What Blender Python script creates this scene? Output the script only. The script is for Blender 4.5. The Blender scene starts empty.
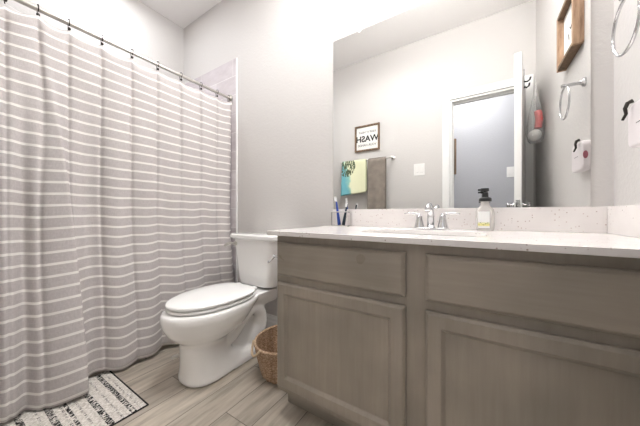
import bpy, bmesh, math, random
from math import sin, cos, pi, radians, exp, sqrt
from mathutils import Vector, Matrix, noise

random.seed(7)
sc = bpy.context.scene
C = sc.collection
S = 1.05          # survey units -> metres
FL = -0.845       # floor height relative to the eye, survey units
def W(p): return Vector((p[0]*S, p[1]*S, (p[2]-FL)*S))

# ------------------------------------------------------------------ camera
cam = bpy.data.objects.new('camera', bpy.data.cameras.new('camera'))
C.objects.link(cam)
cam.location = W((0, 0, 0))
cam.rotation_euler = (pi/2, 0, radians(32.515))
cam.data.sensor_width = 36
cam.data.lens = 247.57/640*36
cam.data.shift_y = 1.07/640
cam.data.clip_start = 0.02
sc.camera = cam
# ------------------------------------------------------------------ light
sc.view_settings.view_transform = 'Standard'
sc.view_settings.look = 'None'
sc.view_settings.gamma = 1
sc.view_settings.exposure = 1.06
world = bpy.data.worlds.new('world'); sc.world = world
world.use_nodes = True
world.node_tree.nodes['Background'].inputs[0].default_value = (0.9, 0.93, 1, 1)
world.node_tree.nodes['Background'].inputs[1].default_value = 0.15
def lamp(name, kind, loc, power, col=(1, 1, 1), size=0.1, rot=(0, 0, 0), sx=None, spread=180):
    l = bpy.data.lights.new(name, kind); l.energy = power; l.color = col
    if kind == 'AREA':
        l.size = size; l.spread = radians(spread)
        if sx: l.shape = 'RECTANGLE'; l.size = sx; l.size_y = size
        else: l.shape = 'DISK'
    else: l.shadow_soft_size = size
    o = bpy.data.objects.new(name, l); C.objects.link(o)
    o.location = W(loc); o.rotation_euler = rot
    return o
lamp('shower_lamp', 'AREA', (-2.05, 0.68, 1.770), 3.9, (.94, .97, 1), .15, spread=180)
lamp('room_fill', 'AREA', (-.88, 0.70, 1.77), 4.6, (.96, .985, 1), .26, spread=160)  # added fill light, set where the mirror does not show it
for vx in (-0.46, -0.19, 0.08):
    lamp('vanity_bulb', 'POINT', (vx, 1.12, 1.50), 10.5, (.965, .985, 1), .045)
lamp('hall_fill', 'AREA', (-0.1, -0.45, 1.75), 13, (.98, .985, 1), .4)  # unseen area light added as fill through the doorway

# ------------------------------------------------------------------ materials
def mat(name, col=(.8, .8, .8), rough=.5, metal=0, **kw):
    m = bpy.data.materials.new(name); m.use_nodes = True
    b = m.node_tree.nodes['Principled BSDF']
    b.inputs['Base Color'].default_value = (*col, 1)
    b.inputs['Roughness'].default_value = rough
    b.inputs['Metallic'].default_value = metal
    for k, v in kw.items(): b.inputs[k.replace('_', ' ')].default_value = v
    return m
def srgb(r, g, b):
    f = lambda c: (c/255/12.92) if c/255 <= .04045 else ((c/255+.055)/1.055)**2.4
    return (f(r), f(g), f(b))
class NT:
    def __init__(s, m): s.m = m; s.t = m.node_tree; s.b = s.t.nodes['Principled BSDF']
    def n(s, typ, **kw):
        x = s.t.nodes.new(typ)
        for k, v in kw.items():
            if k[0] == '_': setattr(x, k[1:], v)
            else: x.inputs[k.replace('_', ' ')].default_value = v
        return x
    def l(s, a, b): s.t.links.new(a, b)
    def co(s, kind='Object', scale=(1, 1, 1), rot=(0, 0, 0)):
        t = s.n('ShaderNodeTexCoord'); mp = s.n('ShaderNodeMapping')
        mp.inputs['Scale'].default_value = scale; mp.inputs['Rotation'].default_value = rot
        s.l(t.outputs[kind], mp.inputs[0]); return mp.outputs[0]
    def noise(s, vec, scale=5, detail=3, rough=.5):
        x = s.n('ShaderNodeTexNoise', Scale=scale, Detail=detail, Roughness=rough); s.l(vec, x.inputs['Vector']); return x.outputs['Fac']
    def ramp(s, fac, stops):
        r = s.n('ShaderNodeValToRGB'); e = r.color_ramp.elements
        while len(e) < len(stops): e.new(.5)
        for i, (p, c) in enumerate(stops): e[i].position = p; e[i].color = (*c, 1) if len(c) == 3 else c
        s.l(fac, r.inputs[0]); return r.outputs[0]
    def mix(s, fac, a, b, mode='MIX'):
        x = s.n('ShaderNodeMix', _data_type='RGBA', _blend_type=mode)
        for v, i in ((fac, 0), (a, 6), (b, 7)):
            if hasattr(v, 'links'): s.l(v, x.inputs[i])
            else: x.inputs[i].default_value = v if i == 0 else (*v, 1)
        return x.outputs[2]
    def math(s, op, a, b=None, clamp=False):
        x = s.n('ShaderNodeMath', _operation=op, _use_clamp=clamp)
        for v, i in ((a, 0), (b, 1)):
            if v is None: continue
            if hasattr(v, 'links'): s.l(v, x.inputs[i])
            else: x.inputs[i].default_value = v
        return x.outputs[0]
    def bump(s, h, strength=.3, dist=.005):
        x = s.n('ShaderNodeBump', Strength=strength, Distance=dist); s.l(h, x.inputs['Height']); s.l(x.outputs[0], s.b.inputs['Normal'])
    def col(s, c): s.l(c, s.b.inputs['Base Color'])
    def rgh(s, c): s.l(c, s.b.inputs['Roughness'])

def wall_mat(name, col, bump=.35):
    m = mat(name, col, .6); t = NT(m); v = t.co()
    t.bump(t.ramp(t.noise(v, 75, 3, .55), [(.40, (0, 0, 0)), (.62, (1, 1, 1))]), bump, .0035)
    return m
M = {}
M['wall'] = wall_mat('warm_white_wall_paint', srgb(208, 204, 201), .13)
M['hallwall'] = wall_mat('grey_hall_paint', srgb(180, 180, 184), .2)
M['ceiling'] = wall_mat('ceiling_paint', srgb(246, 243, 241), .12)
M['trim'] = mat('white_trim_paint', srgb(242, 241, 239), .35)
M['mirror'] = mat('mirror_silver', (.82, .825, .815), .0, 1)
M['chrome'] = mat('chrome', (.66, .66, .67), .07, 1)
M['nickel'] = mat('brushed_nickel', (.66, .64, .60), .28, 1)
M['dark_metal'] = mat('dark_bronze_metal', (.045, .038, .032), .4, .7)
M['porcelain'] = mat('white_porcelain', srgb(250, 248, 246), .1, Coat_Weight=.5, Coat_Roughness=.05)
M['seat'] = mat('white_seat_plastic', srgb(250, 249, 247), .2)
M['black'] = mat('black_plastic', (.02, .02, .02), .35)
M['white_plastic'] = mat('white_plastic', srgb(240, 238, 235), .35)
M['lamp_glass'] = mat('frosted_lamp_glass', (1, .97, .92), .4, Emission_Color=(1, .96, .9, 1), Emission_Strength=3)
M['lens'] = mat('lamp_lens', (1, 1, 1), .5, Emission_Color=(1, .97, .93, 1), Emission_Strength=2)

# cabinet wood: grey-brown stain
def cab_mat(name, vertical):
    m = mat(name, (.2, .2, .2), .32); t = NT(m)
    v = t.co('Object', (18, 18, 1.2) if vertical else (1.2, 18, 18))
    g = t.noise(v, 3.5, 5, .6)
    w = t.noise(t.co('Object', (1, 1, 1)), 4.5, 2, .5)
    c1 = t.ramp(g, [(.3, srgb(156, 147, 135)), (.7, srgb(165, 156, 144))])
    c2 = t.ramp(w, [(.35, (.86, .855, .85)), (.68, (1.08, 1.06, 1.05))])
    t.col(t.mix(1.0, c1, c2, 'MULTIPLY'))
    t.rgh(t.ramp(w, [(.3, (.27, .27, .27)), (.7, (.38, .38, .38))]))
    t.bump(g, .03, .001)
    return m
M['cab_v'] = cab_mat('grey_stained_maple_upright_grain', True)
M['cab_h'] = cab_mat('grey_stained_maple_level_grain', False)

def quartz():
    m = mat('speckled_white_quartz', srgb(232, 225, 223), .14); t = NT(m); v = t.co()
    vo = t.n('ShaderNodeTexVoronoi', Scale=85); t.l(v, vo.inputs['Vector'])
    sp = t.ramp(vo.outputs['Distance'], [(.12, (1, 1, 1)), (.24, (0, 0, 0))])
    sel = t.n('ShaderNodeSeparateColor'); t.l(vo.outputs['Color'], sel.inputs[0])
    on = t.math('GREATER_THAN', sel.outputs[0], .6)
    f = t.math('MULTIPLY', sp, on)
    sc_ = t.ramp(sel.outputs[1], [(.2, srgb(135, 120, 112)), (.8, srgb(195, 172, 166))])
    base = t.ramp(t.noise(v, 9, 4), [(.3, srgb(238, 233, 230)), (.7, srgb(230, 224, 221))])
    t.col(t.mix(f, base, sc_)); return m
M['quartz'] = quartz()

def floor_mat():
    m = mat('wood_look_plank_tile', (.5, .45, .4), .3); t = NT(m)
    tc = t.n('ShaderNodeTexCoord'); sp = t.n('ShaderNodeSeparateXYZ'); t.l(tc.outputs['Object'], sp.inputs[0])
    X, Y = sp.outputs[0], sp.outputs[1]
    wdt, L = .1523, .92
    a = t.math('DIVIDE', t.math('ADD', X, 1.195*S + 20*wdt), wdt)
    row = t.math('FLOOR', a); fa = t.math('FRACT', a)
    # row 20 starts at x=-1.195u ; joints of rows 19 and 22 at y=.68u
    u = t.math('ADD', t.math('DIVIDE', t.math('SUBTRACT', Y, .675*S), L), t.math('DIVIDE', t.math('SUBTRACT', row, 19), 3))
    u = t.math('ADD', u, 10)
    cu = t.math('FLOOR', u); fu = t.math('FRACT', u)
    gx = t.math('MINIMUM', fa, t.math('SUBTRACT', 1, fa)); gy = t.math('MINIMUM', fu, t.math('SUBTRACT', 1, fu))
    g = t.math('MINIMUM', t.math('MULTIPLY', gx, wdt), t.math('MULTIPLY', gy, L))
    grout = t.math('LESS_THAN', g, .0019)
    wn = t.n('ShaderNodeTexWhiteNoise', _noise_dimensions='2D'); cb = t.n('ShaderNodeCombineXYZ')
    t.l(row, cb.inputs[0]); t.l(cu, cb.inputs[1]); t.l(cb.outputs[0], wn.inputs['Vector'])
    off = t.n('ShaderNodeVectorMath', _operation='MULTIPLY_ADD'); t.l(wn.outputs['Color'], off.inputs[0])
    off.inputs[1].default_value = (3, 9, 0); mp = t.n('ShaderNodeMapping'); mp.inputs['Scale'].default_value = (9, 1.1, 1)
    t.l(tc.outputs['Object'], off.inputs[2]); t.l(off.outputs[0], mp.inputs[0])
    gr = t.noise(mp.outputs[0], 3.0, 6, .6)
    c = t.ramp(gr, [(.28, srgb(150, 141, 130)), (.5, srgb(192, 182, 168)), (.72, srgb(214, 205, 192))])
    tint = t.ramp(wn.outputs['Value'], [(0, (.82, .81, .80)), (1, (1.10, 1.09, 1.08))])
    c = t.mix(1.0, c, tint, 'MULTIPLY')
    t.col(t.mix(grout, c, srgb(120, 111, 102)))
    t.bump(t.math('GREATER_THAN', g, .0016), .25, .0015)
    return m
M['floor'] = floor_mat()

def tile_mat():
    m = mat('pale_marble_wall_tile', (.8, .8, .8), .12); t = NT(m)
    tc = t.n('ShaderNodeTexCoord'); sp = t.n('ShaderNodeSeparateXYZ'); t.l(tc.outputs['Object'], sp.inputs[0])
    hx = t.math('ADD', sp.outputs[0], sp.outputs[1])   # runs along whichever wall
    H, L = .152*S, .46
    a = t.math('DIVIDE', t.math('SUBTRACT', 10, t.math('SUBTRACT', sp.outputs[2], (1.109-FL)*S - 10)), H)
    a = t.math('DIVIDE', t.math('SUBTRACT', (1.109-FL)*S + 20*H, sp.outputs[2]), H)
    row = t.math('FLOOR', a); fa = t.math('FRACT', a)
    u = t.math('ADD', t.math('DIVIDE', hx, L), t.math('MULTIPLY', t.math('MODULO', row, 2), .5)); u = t.math('ADD', u, 20.32)
    cu = t.math('FLOOR', u); fu = t.math('FRACT', u)
    g = t.math('MINIMUM', t.math('MULTIPLY', t.math('MINIMUM', fa, t.math('SUBTRACT', 1, fa)), H),
               t.math('MULTIPLY', t.math('MINIMUM', fu, t.math('SUBTRACT', 1, fu)), L))
    grout = t.math('LESS_THAN', g, .0016)
    wn = t.n('ShaderNodeTexWhiteNoise', _noise_dimensions='2D'); cb = t.n('ShaderNodeCombineXYZ')
    t.l(row, cb.inputs[0]); t.l(cu, cb.inputs[1]); t.l(cb.outputs[0], wn.inputs['Vector'])
    c = t.ramp(t.noise(t.co('Object', (1, 1, 2.5)), 4, 5, .6), [(.3, srgb(196, 186, 188)), (.7, srgb(222, 215, 217))])
    c = t.mix(1.0, c, t.ramp(wn.outputs['Value'], [(0, (.93, .92, .93)), (1, (1.03, 1.03, 1.03))]), 'MULTIPLY')
    t.col(t.mix(grout, c, srgb(240, 238, 236))); return m
M['tile'] = tile_mat()

def curtain_mat():
    m = mat('heather_grey_cloth_with_white_stripes', (.4, .4, .4), .85); t = NT(m)
    tc = t.n('ShaderNodeTexCoord'); sp = t.n('ShaderNodeSeparateXYZ'); t.l(tc.outputs['UV'], sp.inputs[0])
    f = t.math('FRACT', sp.outputs[1])
    st = t.ramp(t.math('ABSOLUTE', t.math('SUBTRACT', f, .5)), [(.09, (1, 1, 1)), (.12, (0, 0, 0))])
    mp = t.n('ShaderNodeMapping'); mp.inputs['Scale'].default_value = (260, 3, 1); t.l(tc.outputs['UV'], mp.inputs[0])
    mp2 = t.n('ShaderNodeMapping'); mp2.inputs['Scale'].default_value = (30, 26, 1); t.l(tc.outputs['UV'], mp2.inputs[0])
    n1 = t.noise(mp.outputs[0], 1, 3, .7); n2 = t.noise(mp2.outputs[0], 1, 3, .7)
    c = t.ramp(t.math('ADD', t.math('MULTIPLY', n1, .5), t.math('MULTIPLY', n2, .5)), [(.36, srgb(192, 184, 182)), (.64, srgb(218, 211, 209))])
    t.col(t.mix(st, c, srgb(252, 248, 244)))
    t.bump(n1, .15, .001)
    tr = t.n('ShaderNodeBsdfTranslucent'); cc = t.mix(st, srgb(215, 208, 206), srgb(240, 236, 230)); t.l(cc, tr.inputs[0])
    mx = t.n('ShaderNodeMixShader', Fac=.18); out = t.t.nodes['Material Output']
    t.l(t.b.outputs[0], mx.inputs[1]); t.l(tr.outputs[0], mx.inputs[2]); t.l(mx.outputs[0], out.inputs[0])
    return m
M['curtain'] = curtain_mat()
M['liner'] = mat('white_liner_cloth', srgb(238, 236, 234), .5, Transmission_Weight=.5, IOR=1.02)

def rug_mat():
    m = mat('cream_and_black_woven_cotton', (.7, .66, .6), .95); t = NT(m)
    tc = t.n('ShaderNodeTexCoord'); sp = t.n('ShaderNodeSeparateXYZ'); t.l(tc.outputs['Object'], sp.inputs[0])
    Y = sp.outputs[1]
    bands = None
    for yc, hw in ((.463, .010), (.387, .011), (.315, .006), (.268, .011), (.19, .010), (.10, .011), (.02, .006), (-.04, .011)):
        d = t.math('ABSOLUTE', t.math('SUBTRACT', Y, yc*S))
        b = t.math('LESS_THAN', d, hw*S); bands = b if bands is None else t.math('MAXIMUM', bands, b)
    thin = None
    for yc in (.488, .425, .345, .30, .235, .15, .06):
        b = t.math('LESS_THAN', t.math('ABSOLUTE', t.math('SUBTRACT', Y, yc*S)), .004); thin = b if thin is None else t.math('MAXIMUM', thin, b)
    nz = t.noise(t.co('Object', (1.6, .5, 1), (0, 0, .5)), 120, 2, .6)
    k = t.math('MULTIPLY', bands, t.math('GREATER_THAN', nz, .47))
    k2 = t.math('MULTIPLY', thin, t.math('GREATER_THAN', nz, .55))
    base = t.ramp(t.noise(t.co('Object', (1, .4, 1)), 190, 2), [(.35, srgb(196, 188, 178)), (.6, srgb(240, 235, 228))])
    c = t.mix(k, base, srgb(38, 36, 35)); t.col(t.mix(k2, c, srgb(110, 104, 100))); return m
M['rug'] = rug_mat()
M['rug_edge'] = mat('black_binding', srgb(38, 36, 36), .9)

def basket_mat():
    m = mat('woven_seagrass', (.4, .3, .2), .8); t = NT(m)
    n = t.noise(t.co('Object', (1, 1, 2.2)), 95, 3, .7)
    t.col(t.ramp(n, [(.33, srgb(140, 108, 82)), (.5, srgb(190, 158, 128)), (.68, srgb(226, 202, 176))])); t.bump(n, .6, .004); return m
M['basket'] = basket_mat()
M['rope'] = mat('pale_rope', srgb(205, 180, 150), .85)

def plank_mat(name, a, b, sc3=(14, 14, 1.5)):
    m = mat(name, (.4, .3, .2), .65); t = NT(m); n = t.noise(t.co('Object', sc3), 5, 5, .65)
    t.col(t.ramp(n, [(.3, srgb(*a)), (.7, srgb(*b))])); t.bump(n, .2, .002); return m
M['oak'] = plank_mat('light_brown_wood', (140, 108, 84), (206, 172, 144))
M['walnut'] = plank_mat('brown_wood_frame', (88, 68, 50), (140, 112, 88))
M['paper'] = mat('white_sign_board', srgb(240, 238, 234), .6)
M['ink'] = mat('black_print', srgb(35, 34, 34), .6)
M['greyink'] = mat('grey_print', srgb(120, 118, 116), .6)

def terry(name, cf):
    m = mat(name, (.4, .4, .4), .95); t = NT(m); cf(t)
    t.bump(t.noise(t.co(), 260, 2), .5, .003); return m
def grey_terry(t):
    n = t.noise(t.co('Object', (1, 1, 1)), 14, 3)
    t.col(t.ramp(n, [(.35, srgb(132, 122, 113)), (.65, srgb(146, 136, 126))]))
M['grey_towel'] = terry('taupe_terry_cloth', grey_terry)
def beach(t):
    tc = t.n('ShaderNodeTexCoord'); sp = t.n('ShaderNodeSeparateXYZ'); t.l(tc.outputs['UV'], sp.inputs[0])
    n = t.noise(t.co('UV', (1, 1, 1)), 3, 3)
    edge = t.math('ADD', t.math('ADD', sp.outputs[0], t.math('MULTIPLY', sp.outputs[1], .32)), t.math('MULTIPLY', t.math('SUBTRACT', n, .5), .45))
    sea = t.ramp(edge, [(.30, srgb(120, 188, 200)), (.44, srgb(158, 208, 196)), (.50, srgb(240, 240, 205)), (1, srgb(236, 236, 200))])
    w = t.noise(t.co('UV', (9, 3, 1), (0, 0, .9)), 2.2, 3, .6)
    cx = t.math('SUBTRACT', sp.outputs[0], .24); cy = t.math('SUBTRACT', sp.outputs[1], .86)
    d = t.math('SQRT', t.math('ADD', t.math('MULTIPLY', cx, cx), t.math('MULTIPLY', t.math('MULTIPLY', cy, cy), 1.2)))
    leaf = t.math('MULTIPLY', t.math('GREATER_THAN', w, .47), t.math('LESS_THAN', d, .34))
    t.col(t.mix(leaf, sea, srgb(86, 98, 72)))
M['beach_towel'] = terry('printed_beach_towel_cloth', beach)
M['soap'] = mat('milky_soap_plastic', srgb(240, 236, 232), .15, Transmission_Weight=.55, IOR=1.35)
def label_mat():
    m = mat('soap_label_print', srgb(240, 240, 238), .4); t = NT(m)
    tc = t.n('ShaderNodeTexCoord'); sp = t.n('ShaderNodeSeparateXYZ'); t.l(tc.outputs['UV'], sp.inputs[0])
    band = t.ramp(sp.outputs[1], [(.10, srgb(240, 240, 238)), (.16, srgb(236, 226, 130)), (.30, srgb(236, 232, 180)), (.36, srgb(240, 240, 238))])
    w = t.noise(t.co('UV', (9, 9, 1)), 1.5, 2)
    k = t.math('MULTIPLY', t.math('GREATER_THAN', w, .58), t.math('LESS_THAN', t.math('ABSOLUTE', t.math('SUBTRACT', sp.outputs[1], .26)), .09))
    t.col(t.mix(k, band, srgb(70, 90, 50))); return m
M['label'] = label_mat()
M['acrylic'] = mat('clear_acrylic', (.97, .95, .95), .04, Transmission_Weight=1, IOR=1.25)
M['blue'] = mat('blue_plastic', srgb(48, 78, 165), .3)
M['navy'] = mat('dark_teal_plastic', srgb(22, 44, 58), .3)
M['bristle'] = mat('white_bristle', srgb(240, 240, 240), .7)
M['bag'] = mat('thin_plastic_bag', (.95, .95, .95), .2, Alpha=.22)
M['red'] = mat('red_wrapper', srgb(214, 78, 74), .35)
M['blush'] = mat('pale_pink_plastic', srgb(230, 222, 223), .3)
M['mauve'] = mat('mauve_print', srgb(160, 92, 104), .4)
M['greenpic'] = mat('dark_green_picture', srgb(60, 66, 52), .5)
M['bolt_grey'] = mat('toilet_bolt_grey', (.5, .5, .5), .3, .6)  # one even metallic grey

# ------------------------------------------------------------------ mesh helpers (all coordinates in survey units)
class MB:
    def __init__(s): s.v = []; s.f = []; s.uv = None
    def add(s, vs, fs):
        o = len(s.v); s.v += [tuple(v) for v in vs]; s.f += [tuple(i+o for i in f) for f in fs]; return s
    def box(s, x0, x1, y0, y1, z0, z1):
        return s.add([(x0,y0,z0),(x1,y0,z0),(x1,y1,z0),(x0,y1,z0),(x0,y0,z1),(x1,y0,z1),(x1,y1,z1),(x0,y1,z1)],
                     [(0,3,2,1),(4,5,6,7),(0,1,5,4),(1,2,6,5),(2,3,7,6),(3,0,4,7)])
    def loft(s, rings, cap=True, close=False):
        n = len(rings[0]); vs = [p for r in rings for p in r]; fs = []
        R = len(rings)
        for i in range(R if close else R-1):
            j = (i+1) % R
            for k in range(n): fs.append((i*n+k, i*n+(k+1)%n, j*n+(k+1)%n, j*n+k))
        if cap and not close: fs.append(tuple(range(n))[::-1]); fs.append(tuple((R-1)*n+k for k in range(n)))
        return s.add(vs, fs)
    def lathe(s, c, prof, n=24, axis='Z'):
        rings = []
        for r, h in prof:
            ring = []
            for k in range(n):
                a = 2*pi*k/n; u, v = max(r, 1e-5)*cos(a), max(r, 1e-5)*sin(a)
                ring.append({'Z': (c[0]+u, c[1]+v, c[2]+h), 'Y': (c[0]+v, c[1]+h, c[2]+u), 'X': (c[0]+h, c[1]+u, c[2]+v)}[axis])
            rings.append(ring)
        return s.loft(rings)
    def tube(s, pts, r, n=10, close=False):
        P = [Vector(p) for p in pts]; rings = []; L = len(P); up = None
        for i, p in enumerate(P):
            d = (P[(i+1) % L]-P[i-1]) if close else (P[min(i+1, L-1)]-P[max(i-1, 0)])
            d.normalize()
            if up is None: up = Vector((0, 0, 1)) if abs(d.z) < .9 else Vector((1, 0, 0))
            a = d.cross(up).normalized(); b = a.cross(d).normalized(); up = b
            rr = r(i/(L-1)) if callable(r) else r
            rings.append([p+a*rr*cos(2*pi*k/n)+b*rr*sin(2*pi*k/n) for k in range(n)])
        return s.loft(rings, close=close)
    def sphere(s, c, r, n=16, sz=(1, 1, 1)):
        rings = []
        for i in range(1, n//2):
            ph = pi*i/(n//2)
            rings.append([(c[0]+r*sz[0]*sin(ph)*cos(2*pi*k/n), c[1]+r*sz[1]*sin(ph)*sin(2*pi*k/n), c[2]-r*sz[2]*cos(ph)) for k in range(n)])
        return s.loft(rings)
    def prism(s, outline, z0, z1):
        return s.loft([[(x, y, z0) for x, y in outline], [(x, y, z1) for x, y in outline]])
    def build(s, name, m, parent=None, bevel=0, smooth=False, seg=2, uv=None, mods=None):
        off = parent_world(parent)
        me = bpy.data.meshes.new(name)
        me.from_pydata([tuple(W(v)-off) for v in s.v], [], s.f)
        bm = bmesh.new(); bm.from_mesh(me); bmesh.ops.recalc_face_normals(bm, faces=bm.faces); bm.to_mesh(me); bm.free()
        o = bpy.data.objects.new(name, me); C.objects.link(o)
        me.materials.append(m)
        if parent: o.parent = parent
        if uv:
            ul = me.uv_layers.new(name='UVMap')
            for lp in me.loops: ul.data[lp.index].uv = uv[lp.vertex_index]
        if bevel:
            b = o.modifiers.new('bevel', 'BEVEL'); b.width = bevel*S; b.segments = seg; b.limit_method = 'ANGLE'; b.angle_limit = radians(35)
        if smooth or bevel:
            for p in me.polygons: p.use_smooth = True
            if not smooth or smooth == 'auto':
                try:
                    me.set_sharp_from_angle(angle=radians(35))
                except Exception: pass
                if bevel:
                    w = o.modifiers.new('wn', 'WEIGHTED_NORMAL'); w.keep_sharp = True
        return o
def parent_world(p):
    v = Vector((0, 0, 0))
    while p is not None: v = v + p.location; p = p.parent
    return v
def thing(name, loc, label, cat, group=None):
    o = bpy.data.objects.new(name, None); C.objects.link(o); o.location = W(loc); o.empty_display_size = .05
    o['label'] = label; o['category'] = cat
    if group: o['group'] = group
    return o
def tag(o, label, cat, group=None):
    o['label'] = label; o['category'] = cat
    if group: o['group'] = group
    return o
def struct(name, mb, m, bevel=0, **k):
    o = mb.build(name, m, None, bevel, **k); o['kind'] = 'structure'; return o
def rrect(x0, x1, y0, y1, r, n=5):
    pts = []
    for cx, cy, a0 in ((x1-r, y1-r, 0), (x0+r, y1-r, 90), (x0+r, y0+r, 180), (x1-r, y0+r, 270)):
        for k in range(n+1):
            a = radians(a0+90*k/n); pts.append((cx+r*cos(a), cy+r*sin(a)))
    return pts
def text_obj(name, body, size, mtx, m, parent, depth=.0006, bold=0):
    cu = bpy.data.curves.new(name, 'FONT'); cu.body = body; cu.size = size; cu.align_x = 'CENTER'; cu.align_y = 'CENTER'
    cu.extrude = depth; cu.offset = bold
    to = bpy.data.objects.new(name+'_tmp', cu); C.objects.link(to)
    bpy.context.view_layer.update()
    me = bpy.data.meshes.new_from_object(to.evaluated_get(bpy.context.evaluated_depsgraph_get()))
    bpy.data.objects.remove(to)
    me.transform(mtx)
    me.transform(Matrix.Translation(-parent_world(parent)))
    o = bpy.data.objects.new(name, me); C.objects.link(o); me.materials.clear(); me.materials.append(m); o.parent = parent
    return o

# ------------------------------------------------------------------ room
D = 1.315; XL = -2.409; XR = .411; YO = -.104; HC = 1.80; WT = .115
OX0, OX1, OZ = -.23, .327, 1.109
struct('wall_back', MB().box(XL-.1, XR+.1, D, D+.1, FL-.05, HC+.05), M['wall'])
struct('wall_left', MB().box(XL-.1, XL, YO-WT, D+.1, FL-.05, HC+.05), M['wall'])
struct('wall_right', MB().box(XR, XR+.1, YO-WT, D+.1, FL-.05, HC+.05), M['wall'])
struct('ceiling', MB().box(XL-.1, XR+.1, YO-WT, D+.1, HC, HC+.1), M['ceiling'])
struct('floor', MB().box(XL-.1, 1.2, -1.2, D+.1, FL-.06, FL), M['floor'])
wo = MB()
wo.box(XL-.1, OX0, YO-WT, YO, FL-.05, HC+.05); wo.box(OX1, XR+.1, YO-WT, YO, FL-.05, HC+.05); wo.box(OX0, OX1, YO-WT, YO, OZ, HC+.05)
struct('wall_front', wo, M['wall'])
# hall beyond the doorway
HY = -1.0
struct('wall_hall_far', MB().box(-1.6, 1.2, HY-.1, HY, FL-.05, 1.85), M['hallwall'])
struct('wall_hall_left', MB().box(-1.7, -1.6, HY-.1, YO-WT, FL-.05, 1.85), M['hallwall'])
struct('wall_hall_right', MB().box(1.2, 1.3, HY-.1, YO-WT, FL-.05, 1.85), M['hallwall'])
struct('ceiling_hall', MB().box(-1.7, 1.3, HY-.1, YO-WT, 1.80, 1.9), M['ceiling'])
# door casing + jamb
cs = MB(); cw = .066
cs.box(OX0-cw, OX0, YO, YO+.016, FL, OZ+cw); cs.box(OX1, OX1+cw, YO, YO+.016, FL, OZ+cw); cs.box(OX0, OX1, YO, YO+.016, OZ, OZ+cw)
cs.box(OX0-.012, OX0-.002, YO+.016, YO+.020, FL, OZ+.012)
struct('trim_1', cs, M['trim'], .004)
jb = MB(); jb.box(OX0, OX0+.018, YO-WT, YO, FL, OZ); jb.box(OX1-.018, OX1, YO-WT, YO, FL, OZ); jb.box(OX0+.018, OX1-.018, YO-WT, YO, OZ-.018, OZ)
jb.box(OX0+.018, OX0+.030, YO-.075, YO-.045, FL, OZ-.018); jb.box(OX1-.030, OX1-.018, YO-.075, YO-.045, FL, OZ-.018); jb.box(OX0+.03, OX1-.03, YO-.075, YO-.045, OZ-.030, OZ-.018)
struct('trim_2', jb, M['trim'], .002)
# baseboards
def base_profile(x0, x1, y, s):     # along x
    pr = [(0, FL), (s*.014, FL), (s*.014, FL+.075), (s*.010, FL+.085), (s*.010, FL+.100), (s*.005, FL+.112), (s*.004, FL+.121), (0, FL+.121)]
    return MB().loft([[(x0, y+a, z) for a, z in pr], [(x1, y+a, z) for a, z in pr]])
struct('baseboard_back', base_profile(-1.60, -.70, D, -1), M['trim'])
struct('baseboard_front', base_profile(-1.70, OX0-cw, YO, 1), M['trim'])
# tub surround tile
tl = MB(); tl.box(XL, -1.628, D-.009, D, FL+.40, 1.2465)
struct('trim_3', tl, M['tile'])
struct('trim_4', MB().box(XL, XL+.009, YO, D-.009, FL+.40, 1.2465), M['tile'])
struct('trim_5', MB().box(-1.628, -1.616, D-.011, D, FL, 1.2465), M['trim'], .002)
struct('trim_6', MB().box(XL+.009, -1.628, YO, YO+.009, FL+.40, 1.2465), M['tile'])

# ------------------------------------------------------------------ bathtub (behind the curtain)
tb = thing('bathtub', (-2.03, .6, FL), 'white bathtub behind the striped shower curtain', 'bathtub')
o0 = rrect(XL+.012, -1.735, YO+.012, D-.012, .02); i0 = rrect(XL+.07, -1.80, YO+.08, D-.08, .10); i1 = rrect(XL+.13, -1.86, YO+.16, D-.20, .12)
m_ = MB().loft([[(x, y, FL+.001) for x, y in o0], [(x, y, FL+.37) for x, y in o0], [(x, y, FL+.385) for x, y in o0], [(x, y, FL+.385) for x, y in i0], [(x, y, FL+.36) for x, y in i0], [(x, y, FL+.07) for x, y in i1]])
m_.build('basin', M['porcelain'], tb, smooth='auto')

# ------------------------------------------------------------------ shower rod, curtain, liner, hooks
XRD, ZR = -1.6925, .937
rod = thing('curtain_rod', (XRD, .6, ZR), 'chrome shower curtain rod running from wall to wall', 'curtain rod')
MB().tube([(XRD, YO+.001, ZR), (XRD, .55, ZR), (XRD, .56, ZR)], .0125, 16).build('thick_tube', M['nickel'], rod, smooth='auto')
MB().tube([(XRD, .56, ZR), (XRD, D-.012, ZR)], .0105, 16).build('thin_tube', M['nickel'], rod, smooth='auto')
MB().lathe((XRD, D-.0115, ZR), [(.028, 0), (.028, -.006), (.018, -.014), (.013, -.022)], 24, 'Y').build('flange', M['nickel'], rod, smooth='auto')
MB().lathe((XRD, YO+.0115, ZR), [(.028, 0), (.028, .006), (.018, .014), (.014, .022)], 24, 'Y').build('flange', M['nickel'], rod, smooth='auto')
hooksY = [1.285, 1.180, 1.049, .9055, .762, .6244, .4885, .362, .2606, .1674, .07, -.03]
ZT = .903
def sm(a, b, x):
    t = min(1, max(0, (x-a)/(b-a))); return t*t*(3-2*t)
def span(y):
    for i in range(len(hooksY)-1):
        if y <= hooksY[i] and y >= hooksY[i+1]: return i, (hooksY[i]-y)/(hooksY[i]-hooksY[i+1])
    return (0, 0) if y > hooksY[0] else (len(hooksY)-2, 1)
rj = [random.uniform(.6, 1.3) for _ in hooksY]; rs = [random.uniform(-1, 1) for _ in hooksY]
def ztop(y):
    i, t = span(y); base = ZT - .022*sm(.26, .16, y) if y < .26 else ZT
    return base - .022*rj[i]*(4*t*(1-t))**.8
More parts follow.
